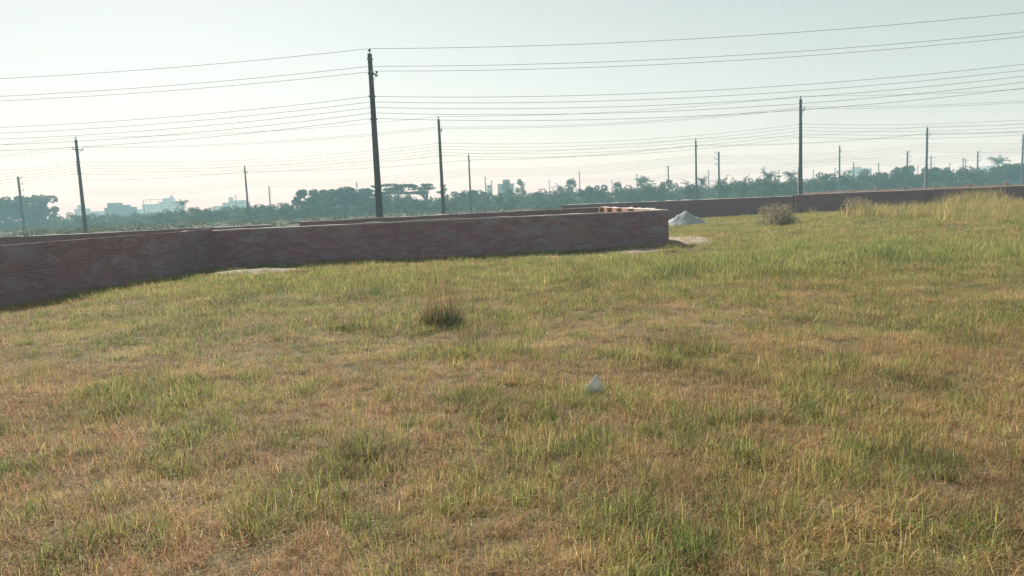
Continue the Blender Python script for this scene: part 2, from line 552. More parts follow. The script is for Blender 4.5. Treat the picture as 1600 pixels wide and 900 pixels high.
def spool_mesh():
    mb = MB()
    mb.lathe((0, 0, -0.05), [(0, 0), (0.0, 0.055), (0.03, 0.06), (0.05, 0.035), (0.07, 0.06), (0.1, 0.055), (0.1, 0)])
    return mb.mesh('spool_insulator', M['porcelain'], True)

def arm_mesh(l=1.0):
    mb = MB(); mb.box((0, 0, 0), (l, 0.09, 0.075)); mb.box((0, 0.0, 0.05), (l * 0.98, 0.06, 0.02))
    return mb.mesh('crossarm', M['steel'])

def bracket_mesh(h):
    mb = MB(); mb.box((0, 0, h / 2), (0.05, 0.06, h)); 
    for k in range(6): mb.box((0, -0.05, h * k / 5), (0.05, 0.16, 0.025))
    return mb.mesh('insulator_bracket', M['steel'])

def side_arm_mesh():
    mb = MB(); mb.box((0.45, 0, 0), (0.95, 0.07, 0.07))
    mb.tube([(0.05, 0, -0.42), (0.7, 0, -0.04)], 0.02, 6)
    return mb.mesh('side_arm', M['steel'])

def band_mesh(r):
    mb = MB(); mb.box((0, 0, 0), (r * 2.3, r * 2.3, 0.09)); return mb.mesh('steel_band', M['steel'])

MS = dict(pin=pin_mesh(), spool=spool_mesh(), arm2=arm_mesh(2.0), arm=arm_mesh(1.0), bracket=bracket_mesh(1.5), side=side_arm_mesh(), band=band_mesh(0.14),
          near=shaft_mesh(11.68, 0.215, 0.125), mid=shaft_mesh(11.68, 0.205, 0.12), arm3=shaft_mesh(11.0, 0.22, 0.17), far=shaft_mesh(11.9, 0.22, 0.15))
LTZ = [8.92, 8.57, 8.22, 7.87, 7.52]
HTZ = 10.72
ROWA = math.atan2(-4.0, 44.0)

def pole(kind, base, label, group, rz, sgn=1, name='power_pole'):
    root = empty(name, (base[0], base[1], 0), rz)
    tag(root, label, 'pole', group)
    if kind == 'std':
        link('shaft', MS['near'], root)
        link('pin_insulator', MS['pin'], root, (0, 0, 11.67)).scale = (1.4, 1.4, 1.05)
        a = link('crossarm', MS['arm2'], root, (0.16, 0, HTZ - 0.30)); a.rotation_euler = (0, 0, math.pi / 2)
        for s in (-1, 1):
            link('pin_insulator', MS['pin'], a, (0.9 * s, 0, 0.03)).scale = (1.1, 1.1, 0.9)
            MB().tube([(0.62 * s, 0, -0.02), (0.06 * s, 0.03, -0.45)], 0.022, 6).build('brace', M['steel'], a)
        link('steel_band', MS['band'], root, (0, 0, HTZ - 0.30))
        link('steel_band', MS['band'], root, (0, 0, 11.35))
        b = link('insulator_bracket', MS['bracket'], root, (0, -0.20, LTZ[-1] - 0.05))
        for z in LTZ:
            link('spool_insulator', MS['spool'], b, (0, -0.10, z - LTZ[-1] + 0.05)).scale = (1.5, 1.5, 1.3)
        for z in (LTZ[0] + .05, LTZ[-1] - 0.03):
            link('steel_band', MS['band'], root, (0, 0, z)).scale = (1.18, 1.18, 1)
    elif kind == 'arm3':
        link('shaft', MS['arm3'], root)
        for z in (10.7, 9.5, 8.2):
            a = link('side_arm', MS['side'], root, (0, 0, z)); a.scale.x = sgn
            link('pin_insulator', MS['pin'], a, (0.85, 0, 0.04)).scale = (1.5, 1.5, 1)
    elif kind == 'far':
        link('shaft', MS['far'], root)
        link('pin_insulator', MS['pin'], root, (0, 0, 11.9))
        a = link('crossarm', MS['arm'], root, (0, -0.16, 11.1)); a.scale = (1.3, 1, 1.2)
    elif kind == 'double':
        link('shaft', MS['far'], root)
        for z in (11.2, 8.6, 7.6):
            a = link('crossarm', MS['arm'], root, (0, -0.16, z)); a.scale = (2.4, 1, 1.4)
        link('pin_insulator', MS['pin'], root, (0, 0, 11.9))
    return root

def pole_at(px, py, h=PH):
    p = at_height(px, py, h); return (p.x, p.y)

G_A, G_B, G_C, G_D = ('poles of the nearest wire row', 'poles of the second wire row', 'poles of the third wire row', 'far poles over the treeline')
# nearest row
PA = [None, pole_at(577, 76), None]
bdir = Vector((44.0, -3.2))
PA[0] = tuple(Vector(PA[1]) - bdir * 1.0); PA[2] = tuple(Vector(PA[1]) + bdir * 0.98)
PA.insert(0, tuple(Vector(PA[0]) - bdir))
for k, lb in enumerate(['concrete power pole two spans left of the tall central pole', 'concrete power pole one span left of the tall central pole',
                        'tallest and nearest concrete power pole behind the middle brick wall',
                        'concrete power pole one span right of the tall central pole']):
    if k in (1, 2, 3): pole('std', PA[k], lb, G_A, ROWA)
PB = [pole_at(118, 214), pole_at(685, 182), pole_at(1251, 150)]
for p, lb in zip(PB, ['concrete power pole at left above the receding brick wall', 'concrete power pole just right of the tallest central pole',
                      'tall concrete power pole above the start of the far right wall']):
    pole('std', p, lb, G_B, ROWA)
PC = [pole_at(382, 258), pole_at(732, 240), pole_at(1087, 216), pole_at(1449, 197)]
for p, lb in zip(PC, ['thin power pole between the left pole and the central pole', 'thin power pole right of the second row pole, left of the walled plot corner',
                      'power pole rising from the palms above the grey sand heap', 'power pole above the far right wall with small crossarm near top']):
    pole('std', p, lb, G_C, ROWA)
PD = [pole_at(1312, 226), pole_at(1599, 208), pole_at(905, 266)]
for p, lb in zip(PD, ['slim power pole right of the tall pole above the far right wall', 'power pole cut by the right edge of the picture',
                      'short distant pole over the bushes beyond the middle wall']):
    pole('std', p, lb, G_D, ROWA)
for px, py, sg, lb in [(28, 276, 1, 'three armed power pole at the far left above dark trees'), (420, 291, 1, 'small three armed pole over the bushes left of the round trees'),
                       (1123, 237, -1, 'three armed power pole just right of the pole above the sand heap'), (1418, 236, 1, 'three armed power pole left of the crossarm pole at right'),
                       (1044, 259, -1, 'tiny three armed pole over the palms above the plot corner'), (1528, 236, 1, 'three armed pole near the right edge over the bushes')]:
    pole('arm3', pole_at(px, py, 11.0), lb, G_D, ROWA, sg)
for px, py, kd, lb in [(557, 284, 'far', 'tiny distant pole above the round trees left of the central pole'), (758, 276, 'far', 'tiny distant pole left of the blocky grey building'),
                       (768, 281, 'far', 'tiny distant pole beside the blocky grey building, left of its pair'), (858, 281, 'far', 'tiny distant pole over low bushes right of the grey building'),
                       (956, 281, 'far', 'tiny distant pole over the bushes behind the lit side wall'), (995, 271, 'far', 'distant pole over the treeline above the lit side wall'),
                       (1107, 265, 'far', 'short pole between the pole over the sand heap and the three armed pole'), (1194, 260, 'far', 'tiny pole behind the spreading palm left of the tall right pole'),
                       (1217, 265, 'far', 'tiny pole between the two spreading palms left of the tall right pole'), (1271, 265, 'far', 'tiny pole first to the right of the tall right pole'),
                       (1281, 267, 'double', 'tiny crossarm pole right of the tall right pole'), (1305, 262, 'far', 'tiny pole close left of the slim power pole at right'),
                       (1334, 253, 'far', 'distant pole in front of the pale block at right'), (1360, 262, 'double', 'distant crossarm pole at the right end of the pale block'),
                       (1373, 254, 'double', 'distant crossarm pole right of the pale block'), (1455, 243, 'double', 'distant pole close behind the crossarm pole at right'),
                       (1434, 258, 'far', 'tiny distant pole left of the crossarm pole at right'), (1484, 254, 'far', 'tiny distant pole second right of the crossarm pole'),
                       (1505, 246, 'double', 'distant transformer pole near the lone tall palm'), (1509, 248, 'double', 'distant transformer pole of a pair, right hand one'),
                       (1566, 249, 'far', 'tiny distant pole beside the lone tall palm at right'), (224, 312, 'far', 'thin leaning strut pole before the water tower at left'),
                       (368, 304, 'far', 'tiny pole before the pale blocks left of centre')]:
    pole(kd, pole_at(px, py, PH), lb, G_D, ROWA + 0.25 * (px % 3))

for p in (PB[2], PC[3]):
    rt = [o for o in COL.objects if o.name.startswith('power_pole') and abs(o.location.x - p[0]) < 0.01][0]
    MB().tube([(-0.27, -0.06, 0), (-0.25, -0.06, 4.2)], 0.06, 8).build('white_strip', M['pole_strip'], rt)  # thin white upright strip on the left side of two pole bases

# ------------------------------------------------------------------ wires
def wire(points, sag, label, r, group):
    """one conductor strung over all its poles"""
    mb_pts = []
    for a, b in zip(points[:-1], points[1:]):
        a = Vector(a); b = Vector(b); n = 18
        for k in range(n + (1 if b == Vector(points[-1]) else 0)):
            t = k / n; p = a.lerp(b, t); p.z -= sag * 4 * t * (1 - t); mb_pts.append(p)
    mb = MB(); mb.tube(mb_pts, r, 4, False)
    o = mb.build('overhead_wire', M['wire'])
    tag(o, label, 'wire', group)

ca, sa = math.cos(ROWA), math.sin(ROWA)
def off(p, lx, ly): return (p[0] + lx * ca - ly * sa, p[1] + lx * sa + ly * ca)
def strings(poles, rowname, r, sag, group, lt=True, ht=True):
    ords = ['topmost', 'second', 'third', 'fourth', 'lowest']
    def run(lx, ly, z, lab, sg): wire([(*off(p, lx, ly), z) for p in poles], sg, lab, r, group)
    if ht:
        run(0, 0, 12.0, f'single top wire over the pole tips of the {rowname}', sag * 0.75)
        run(0.16, -0.9, HTZ + 0.0, f'nearer of the paired crossarm wires along the {rowname}', sag * 0.8)
        run(0.16, 0.9, HTZ + 0.0, f'farther of the paired crossarm wires along the {rowname}', sag * 0.8)
    if lt:
        for k, z in enumerate(LTZ):
            run(0, -0.36, z, f'{ords[k]} of five lower wires strung along the {rowname}', sag * (1.0 + 0.05 * k))
bd = Vector(PB[2]) - Vector(PB[1])
strings([PA[1], PA[2], PA[3]], 'nearest tall central pole row', 0.014, 0.75, 'wires of the nearest row')
strings([tuple(Vector(PB[0]) - bd), *PB, tuple(Vector(PB[2]) + bd)], 'second pole row', 0.016, 0.8, 'wires of the second row')
bc = Vector(PC[3]) - Vector(PC[2])
strings([tuple(Vector(PC[0]) - bc), *PC, tuple(Vector(PC[3]) + bc)], 'third thin pole row', 0.02, 0.8, 'wires of the third row')
bd4 = Vector(PD[1]) - Vector(PD[0])
strings([PD[2], PD[0], PD[1]], 'far pole row at right', 0.022, 1.0, 'wires of the far row', lt=True, ht=False)

# ------------------------------------------------------------------ trees
def leaf_cloud(centres, radii, n_each, size, cols, seed, flat=0.6):
    """leaf-sized quads through clump volumes, colour per leaf"""
    r = np.random.default_rng(seed)
    Vs = []; Cs = []
    for c, rad, n in zip(centres, radii, n_each):
        u = r.normal(size=(n, 3)); u /= np.linalg.norm(u, axis=1)[:, None]
        rr = r.uniform(0.45, 1.0, n) ** 0.5
        P = np.asarray(c) + u * rr[:, None] * np.asarray(rad)
        nrm = u * 0.6 + r.normal(size=(n, 3)) * 0.7 + np.array([0, 0, flat]); nrm /= np.linalg.norm(nrm, axis=1)[:, None]
        t = np.cross(nrm, r.normal(size=(n, 3))); t /= np.linalg.norm(t, axis=1)[:, None]
        b = np.cross(nrm, t)
        s = size * r.uniform(0.55, 1.3, n)[:, None]
        q = np.stack([P - t * s, P - b * s * 0.55, P + t * s, P + b * s * 0.55], 1)
        Vs.append(q.reshape(-1, 3))
        base = np.asarray(cols)[r.integers(0, len(cols), n)] * r.uniform(0.75, 1.25, n)[:, None]
        Cs.append(np.repeat(base, 4, 0))
    V = np.concatenate(Vs); C = np.concatenate(Cs)
    C = np.concatenate([C, np.ones((len(C), 1))], 1)
    Fc = np.arange(len(V)).reshape(-1, 4)
    return V, Fc, C

GREENS = [(0.035, 0.062, 0.02), (0.05, 0.085, 0.025), (0.07, 0.10, 0.03), (0.045, 0.075, 0.03)]
OLIVES = [(0.07, 0.09, 0.03), (0.10, 0.11, 0.04), (0.06, 0.085, 0.025), (0.12, 0.11, 0.05)]
DRYS = [(0.19, 0.15, 0.09), (0.24, 0.19, 0.11), (0.14, 0.12, 0.06), (0.11, 0.12, 0.05)]

def crown_mesh(name, V, Fc, C):
    return mesh_np(name, V, Fc, M['leaf'], False, {'col': ('FLOAT_COLOR', 'POINT', C)})

def limb_mesh(name, limbs):
    mb = MB()
    for pts, rads in limbs: mb.tube(pts, rads, 6, False)
    return mb.mesh(name, M['bark'], True)

def proto_tree(kind, seed):
    """unit tree: height 1, centred on the base"""
    r = np.random.default_rng(seed)
    if kind == 'round':
        cs = []; rs = []
        for k in range(34):
            a = r.uniform(0, 6.28); e = r.uniform(0, 1)
            rad = 0.42 * math.sqrt(e)
            cs.append((rad * math.cos(a), rad * math.sin(a), 0.56 + 0.33 * math.sqrt(max(0, 1 - (rad / 0.5) ** 2)) * r.uniform(-0.9, 1)))
            s = r.uniform(0.09, 0.17); rs.append((s, s, s * 0.8))
        limbs = [([(0, 0, -0.03), (0.01, 0, 0.2), (0, 0.02, 0.4)], [0.035, 0.028, 0.02])]
        for c in cs[:9]: limbs.append(([(0, 0.01, 0.3), tuple(np.array([0, 0, 0.35]) * 0.5 + np.array(c) * 0.5), c], [0.016, 0.011, 0.004]))
        V, Fc, C = leaf_cloud(cs, rs, [150] * len(cs), 0.034, GREENS, seed)
    elif kind == 'umbrella':
        cs = []; rs = []
        for k in range(30):
            a = r.uniform(0, 6.28); rad = 0.72 * math.sqrt(r.uniform(0.02, 1))
            lay = r.choice([0.70, 0.83, 0.93])
            rad *= 1.05 - 0.5 * max(0, lay - 0.75)
            cs.append((rad * math.cos(a), rad * math.sin(a), lay - 0.10 * rad + r.uniform(-0.02, 0.02)))
            s = r.uniform(0.11, 0.19); rs.append((s, s, s * 0.26))
        limbs = [([(0, 0, -0.03), (0.01, 0, 0.25), (0, 0.02, 0.42)], [0.04, 0.032, 0.025])]
        for c in cs[:16]: limbs.append(([(0, 0.01, 0.38), (c[0] * 0.5, c[1] * 0.5, 0.42 + (c[2] - 0.42) * 0.62), c], [0.018, 0.011, 0.004]))
        V, Fc, C = leaf_cloud(cs, rs, [95] * len(cs), 0.028, GREENS, seed)
    elif kind == 'bush':
        cs = []; rs = []
        for k in range(22):
            a = r.uniform(0, 6.28); rad = 0.62 * math.sqrt(r.uniform(0, 1))
            cs.append((rad * math.cos(a), rad * math.sin(a), r.uniform(0.12, 0.86) * (1 - 0.45 * rad)))
            s = r.uniform(0.10, 0.2); rs.append((s, s, s * 0.85))
        limbs = [([(0, 0, -0.05), (0.02, 0, 0.25), (0, 0.02, 0.55)], [0.035, 0.025, 0.012])]
        for c in cs[:7]: limbs.append(([(0, 0.0, 0.08), (c[0] * 0.5, c[1] * 0.5, 0.08 + (c[2]) * 0.5), c], [0.018, 0.012, 0.004]))
        V, Fc, C = leaf_cloud(cs, rs, [95] * len(cs), 0.04, GREENS + OLIVES, seed)
    elif kind == 'slim':
        cs = []; rs = []
        for k in range(20):
            z = r.uniform(0.25, 0.95); a = r.uniform(0, 6.28); rad = 0.16 * math.sin(math.pi * (z - 0.12) / 0.95)
            cs.append((rad * math.cos(a), rad * math.sin(a), z)); s = r.uniform(0.06, 0.11); rs.append((s, s, s))
        limbs = [([(0, 0, -0.03), (0.01, 0, 0.4), (0, 0.01, 0.9)], [0.03, 0.02, 0.006])]
        for c in cs[:6]: limbs.append(([(0, 0, max(0.1, c[2] - 0.15)), (c[0] * .5, c[1] * .5, c[2] - 0.05), c], [0.01, 0.007, 0.003]))
        V, Fc, C = leaf_cloud(cs, rs, [75] * len(cs), 0.026, GREENS, seed)
    else:   # palm / cluster palm
        Vs = []; Cs = []; Fs = []; n0 = 0
        heads = [(0.0, 0.0, 0.72)] if kind == 'palm' else [(0, 0, 0.5), (0.22, 0.1, 0.36), (-0.25, -0.05, 0.40), (0.05, -0.2, 0.28), (-0.1, 0.22, 0.33)]
        limbs = []
        for hd in heads:
            limbs.append(([(hd[0] * 0.7, hd[1] * 0.7, -0.03), (hd[0] * 0.85 + 0.01, hd[1] * 0.85, hd[2] * 0.5), hd], [0.026, 0.02, 0.018]))
            nf = 22 if kind == 'palm' else 15
            for k in range(nf):
                a = k * 2.4 + r.uniform(-0.2, 0.2); el = r.uniform(-0.25, 1.25); L = r.uniform(0.28, 0.38)
                d = np.array([math.cos(a) * math.cos(el), math.sin(a) * math.cos(el), math.sin(el)])
                pts = []; p = np.array(hd, float)
                for q in range(8):
                    pts.append(p.copy()); p = p + d * L / 7; d = d + np.array([0, 0, -0.17]); d /= np.linalg.norm(d)
                pts = np.array(pts)
                side = np.cross(pts[-1] - pts[0], [0, 0, 1.0]); side /= np.linalg.norm(side) + 1e-9
                col = np.asarray((GREENS + OLIVES)[r.integers(0, 8)]) * r.uniform(0.8, 1.2)
                # leaflets both sides along the rachis
                for q in range(1, 8):
                    wl = 0.10 * math.sin(math.pi * (q + 0.6) / 8.6)
                    t = (pts[q] - pts[q - 1])
                    for s in (-1, 1):
                        for hh in (0.0, 0.5):
                            o0 = pts[q - 1] + t * hh
                            tip = o0 + side * s * wl + t * 0.8 + np.array([0, 0, -0.035 * r.uniform(0.3, 1.4)])
                            Vs.append([o0, o0 + t * 0.32, tip, tip - t * 0.12]); Cs.append(col)
        V = np.array(Vs).reshape(-1, 3); Fc = np.arange(len(V)).reshape(-1, 4)
        C = np.repeat(np.array(Cs), 4, 0); C = np.concatenate([C, np.ones((len(C), 1))], 1)
    top = np.percentile(V[:, 2], 99.5)
    V = V / top
    tm = limb_mesh('trunk', [([tuple(np.array(p) / top) for p in pts], [q / top for q in rads]) for pts, rads in limbs])
    return crown_mesh('crown', V, Fc, C), tm, (V[:, 0].max() - V[:, 0].min())

PROTO = {k: [proto_tree(k, 11 * i + s) for i in range(3)] for s, k in enumerate(('round', 'umbrella', 'bush', 'slim', 'palm', 'cluster'), 1)}
TR = random.Random(5)
def tree(kind, px, py_top, Yd, label, wpx=None, group='trees of the far treeline', name=None, cat='tree', zscale=1.0):
    x = ground_at(px, Yd)
    top = pt(px, py_top, Yd).z
    cm, tm, wd = PROTO[kind][TR.randrange(3)]
    root = empty(name or {'round': 'broadleaf_tree', 'umbrella': 'rain_tree', 'bush': 'leafy_bush', 'slim': 'slender_tree', 'palm': 'palm_tree', 'cluster': 'cluster_palm'}[kind],
                 (x, Yd, 0), TR.uniform(0, 6.28))
    sx = top if wpx is None else (wpx / F * Yd) / wd
    root.scale = (sx, sx, top)
    tag(root, label, cat, group)
    link('crown', cm, root); link('trunk', tm, root)
    return root

T = [
 ('round', 8, 309, 230, 'dark rounded tree at the far left edge', 66), ('round', 60, 305, 235, 'dark domed tree beside the three armed pole at far left', 66),
 ('round', -30, 312, 240, 'dark tree cut by the left edge', 70), ('bush', 100, 333, 240, 'low bush between domed tree and left power pole', 46),
 ('bush', 145, 334, 215, 'low bush right of the left power pole foot', 44), ('cluster', 210, 343, 180, 'low ragged scrub before the dark block at left', 40),
 ('palm', 287, 311, 260, 'single feathery palm at left in front of pale blocks', None), ('bush', 262, 331, 190, 'olive bush left of the feathery palm', 50),
 ('bush', 310, 324, 200, 'olive bush right of the feathery palm', 56), ('bush', 352, 324, 205, 'olive bush below the pale blocks', 52), ('bush', 400, 320, 200, 'bush around the thin pole left of centre', 60),
 ('bush', 440, 317, 205, 'bush left of the two round trees', 48), ('round', 487, 297, 215, 'left of two dark round trees left of the tall pole', 70),
 ('round', 541, 294, 210, 'right and larger of two dark round trees left of the tall pole', 92), ('umbrella', 622, 287, 215, 'wide flat topped tree with see-through crown behind the tall pole', 96),
 ('umbrella', 668, 287, 222, 'smaller flat topped tree right of the wide one', 60), ('slim', 697, 293, 230, 'slender tree at the second row pole', 14),
 ('bush', 640, 312, 190, 'shrub under the flat topped trees', 60), ('bush', 580, 315, 185, 'shrub at the foot of the tall pole', 60),
 ('round', 730, 298, 225, 'rounded tree around the thin pole right of the flat topped trees', 52), ('bush', 765, 300, 215, 'bush left of the blocky grey building', 44),
 ('slim', 793, 283, 300, 'tree in front of the blocky grey building', 20), ('slim', 815, 280, 260, 'narrow dark tree right of the blocky grey building', 20),
 ('bush', 845, 296, 210, 'bush first right of the narrow dark tree', 50), ('slim', 893, 279, 240, 'upright tree beside the short distant pole', 24), ('cluster', 876, 288, 210, 'ragged palm clump left of the upright tree', 36),
 ('bush', 930, 290, 205, 'wide bush right of the short distant pole', 60), ('slim', 965, 284, 230, 'small dark upright tree above the lit side wall', 20), ('palm', 1002, 277, 250, 'small palm with raised fronds above the wall corner', None),
 ('bush', 985, 290, 205, 'bush under the small palm above the wall corner', 44), ('cluster', 1015, 284, 190, 'palm clump right of the small raised palm', 40), ('bush', 1042, 282, 200, 'bush around the tiny three armed pole', 44), ('palm', 1008, 274, 265, 'tall thin palm above the lit wall end', None),
 ('cluster', 1076, 282, 185, 'ragged palms at the foot of the pole over the sand heap', 44), ('palm', 1098, 275, 190, 'palm with drooping fronds right of the pole over the sand heap', None),
 ('cluster', 1130, 276, 180, 'palm clump at the foot of the three armed pole', 40), ('cluster', 1162, 276, 185, 'palm clump right of the three armed pole', 44),
 ('palm', 1200, 264, 185, 'large spreading palm left of the tall right pole', None), ('palm', 1236, 266, 190, 'spreading palm touching the tall right pole', None),
 ('bush', 1195, 280, 175, 'bush under the large spreading palm', 54), ('bush', 1228, 280, 180, 'bush under the palm at the tall right pole', 46), ('cluster', 1272, 276, 190, 'low palm clump right of the tall right pole', 44),
 ('bush', 1300, 272, 195, 'bush at the foot of the slim power pole', 48), ('bush', 1335, 274, 190, 'bush before the pale block at right', 46), ('bush', 1372, 270, 185, 'bush right of the pale block', 46),
 ('round', 1411, 260, 200, 'rounded tree at the three armed pole at right', 36), ('bush', 1398, 272, 190, 'bush left of the rounded tree at right', 36), ('bush', 1440, 270, 180, 'bush at the foot of the crossarm pole', 46), ('round', 1466, 262, 195, 'rounded tree right of the crossarm pole', 44),
 ('bush', 1500, 265, 180, 'bush below the transformer poles', 50), ('palm', 1559, 243, 250, 'lone tall palm standing clear near the right edge', None), ('bush', 1535, 264, 185, 'bush left of the lone tall palm', 50),
 ('round', 1580, 256, 195, 'rounded tree right of the lone tall palm', 56), ('round', 1612, 252, 190, 'tree cut by the right edge of the picture', 56), ('bush', 15, 330, 225, 'bush under the dark trees at the far left edge', 60), ('bush', 62, 328, 228, 'bush under the domed tree at far left', 60), ('round', 585, 300, 225, 'dark tree between the larger round tree and the tall pole', 50), ('bush', 612, 304, 205, 'leafy bush below the wide flat topped tree', 70),
 ('bush', 700, 312, 190, 'low bush right of the second row pole foot', 50),
 ('bush', 795, 305, 190, 'low bush under the blocky grey building', 50), ('bush', 500, 318, 185, 'low shrub before the two round trees', 60), ('bush', 465, 322, 180, 'low shrub left of the two round trees', 50),
]
for kind, px, py, Yd, lb, wp in T:
    tree(kind, px, py, Yd, lb, wp)

# the shrubby belt that closes the gaps: one mass nobody could count
def belt():
    r = np.random.default_rng(77); cs = []; rs = []; ns = []
    for px in np.arange(-600, 2250, 7.0):
        for lay in range(5):
            Yd = r.uniform(205, 330)
            p = px + r.uniform(-6, 6)
            x = (p - 800) / F * Yd
            lo = 4.2 if p > 420 else 2.6 + 1.6 * max(0, (p - 100) / 320)
            H = lo * r.uniform(0.55, 1.35) + (1.8 if p > 1150 else 0)
            for q in range(3):
                s = r.uniform(0.7, 1.6)
                cs.append((x + r.uniform(-2, 2), Yd + r.uniform(-2, 2), r.uniform(0.1, max(0.3, H - s)))); rs.append((s * 1.2, s * 1.2, s)); ns.append(46)
    V, Fc, C = leaf_cloud(cs, rs, ns, 0.42, GREENS + OLIVES, 78)
    o = link('shrub_belt', crown_mesh('shrub_belt', V, Fc, C))
    tag(o, 'mixed green shrubs closing the gaps of the far treeline', 'shrubs', kind='stuff')
belt()

# low scrub dotted over the fields beyond the walls
def scrub():
    r = np.random.default_rng(99); cs = []; rs = []; ns = []
    for k in range(3000):
        Yd = 62 + 140 * r.uniform(0, 1) ** 0.8
        x = (r.uniform(-500, 2150) - 800) / F * Yd
        if vnoise(x / 14, Yd / 14, 5) < 0.35: continue
        s = r.uniform(0.3, 0.85)
        cs.append((x, Yd, s * 0.5)); rs.append((s * 2.4, s * 2.0, s * 0.75)); ns.append(40)
    V, Fc, C = leaf_cloud(cs, rs, ns, 0.13, OLIVES + GREENS + OLIVES + DRYS[2:], 98)
    o = link('field_scrub', crown_mesh('field_scrub', V, Fc, C))
    tag(o, 'low olive scrub dotted over the fields beyond the walls', 'scrub', kind='stuff')
scrub()

# ------------------------------------------------------------------ far buildings
def building(name, px0, px1, py_top, Yd, label, mat, floors, bays, roof=(), depth=12, name_cat='building', frame=False):
    x0 = ground_at(px0, Yd); x1 = ground_at(px1, Yd)
    H = pt((px0 + px1) / 2, py_top, Yd).z
    W = x1 - x0
    root = empty(name, ((x0 + x1) / 2, Yd, 0))
    tag(root, label, name_cat)
    fh = H / floors
    mb = MB(); mb.box((0, depth / 2 + 0.15, H / 2 - 0.5), (W, depth, H + 1.0)); mb.build('wall', mat, root)
    mb = MB()
    for k in range(1, floors + 1): mb.box((0, depth / 2, k * fh - 0.1), (W + 0.7, depth + 1.0, 0.22))
    mb.build('floor_slabs', mat, root)
    bw = W / bays
    wm = MB().box((0, 0, 0), (bw * 0.5, 0.12, fh * 0.45)).mesh('window', M['glass'])
    for f in range(floors):
        for b in range(bays):
            if H > 30 and f < floors - 5: continue
            if (f * 7 + b * 5 + int(px0)) % 4 == 0: continue
            link('window', wm, root, (-W / 2 + bw * (b + 0.5), 0.12, f * fh + fh * 0.52))
    for (rx, rw, rh, kind) in roof:
        mb = MB()
        if kind == 'box': mb.box((rx * W, depth * 0.4, H + rh / 2), (rw * W, depth * 0.5, rh)); nm = 'stair_head'
        elif kind == 'tank':
            mb.lathe((rx * W, depth * 0.4, H), [(0, 0), (0, rw * W / 2), (rh * 0.75, rw * W / 2), (rh, rw * W * 0.2), (rh, 0)]); nm = 'water_tank'
        elif kind == 'frame':
            for sx in (-1, 1):
                for sy in (0.15, 0.8): mb.box((rx * W + sx * rw * W / 2, depth * sy, H + rh / 2), (0.4, 0.4, rh))
            mb.box((rx * W, depth * 0.475, H + rh), (rw * W + 0.6, depth * 0.7, 0.4)); nm = 'roof_frame'
        mb.build(nm, mat, root)
    return root
building('apartment_block', 165, 199, 324, 420, 'dark squat block with a raised roof room at left', M['castdark'], 3, 4, [(-0.2, 0.45, 2.6, 'box'), (0.32, 0.18, 1.2, 'box')])
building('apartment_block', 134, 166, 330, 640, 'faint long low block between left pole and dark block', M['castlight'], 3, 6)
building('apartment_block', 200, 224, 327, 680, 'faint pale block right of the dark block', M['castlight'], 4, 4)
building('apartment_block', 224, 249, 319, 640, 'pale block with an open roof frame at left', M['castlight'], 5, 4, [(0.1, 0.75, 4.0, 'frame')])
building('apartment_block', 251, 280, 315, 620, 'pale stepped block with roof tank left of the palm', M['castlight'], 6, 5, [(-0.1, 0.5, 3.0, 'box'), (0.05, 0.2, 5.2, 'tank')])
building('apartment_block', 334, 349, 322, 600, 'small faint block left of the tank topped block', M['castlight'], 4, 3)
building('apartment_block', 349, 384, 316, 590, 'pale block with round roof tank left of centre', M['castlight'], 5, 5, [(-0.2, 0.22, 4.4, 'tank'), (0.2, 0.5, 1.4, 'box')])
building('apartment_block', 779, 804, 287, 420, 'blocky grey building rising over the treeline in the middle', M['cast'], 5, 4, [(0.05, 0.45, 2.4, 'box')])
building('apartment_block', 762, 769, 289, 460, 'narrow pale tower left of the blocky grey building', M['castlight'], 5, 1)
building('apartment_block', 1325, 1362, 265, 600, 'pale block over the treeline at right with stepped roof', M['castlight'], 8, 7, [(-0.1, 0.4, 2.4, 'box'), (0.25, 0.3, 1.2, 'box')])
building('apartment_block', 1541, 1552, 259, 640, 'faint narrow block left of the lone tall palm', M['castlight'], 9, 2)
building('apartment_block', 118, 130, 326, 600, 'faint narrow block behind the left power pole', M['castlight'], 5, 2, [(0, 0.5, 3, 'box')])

# ------------------------------------------------------------------ sand heap, stone
def heap():
    n = 46; m = 46
    u = np.linspace(-2.9, 2.6, n); v = np.linspace(-2.0, 2.0, m)
    U, Vv = np.meshgrid(u, v)
    r1 = np.hypot((U - 0.22) / 1.15, Vv * 1.08)
    h = np.maximum(0, 0.9 - r1 * 0.70)
    r2 = np.hypot((U + 0.30) / 1.0, (Vv + 0.1) * 1.0)
    h = np.maximum(h, 0.78 - r2 * 0.74)
    r3 = np.hypot((U + 1.3) * 0.9, (Vv + 0.35) * 1.0)
    h = np.maximum(h, 0.42 - r3 * 0.5)
    nz = fbm(U * 2.2, Vv * 2.2, 61, 4) - 0.5
    fine = fbm(U * 7, Vv * 7, 67, 3) - 0.5
    h = h * (1 + 0.35 * nz) + (0.10 * nz + 0.10 * fine) * (h > 0.02) - 0.05
    gxx = U + PILE[0]; gyy = Vv + PILE[1]
    V = np.stack([gxx.ravel() - PILE[0], gyy.ravel() - PILE[1], (h + height(gxx, gyy)).ravel() - 0.03], 1)
    i = np.arange(n * m).reshape(m, n)
    Fc = np.stack([i[:-1, :-1].ravel(), i[:-1, 1:].ravel(), i[1:, 1:].ravel(), i[1:, :-1].ravel()], 1)
    o = link('sand_heap', mesh_np('sand_heap', V, Fc, M['sandpile'], True), None, (PILE[0], PILE[1], 0))
    tag(o, 'pale grey heap of sand beyond the free corner of the middle wall', 'sand heap')
heap()

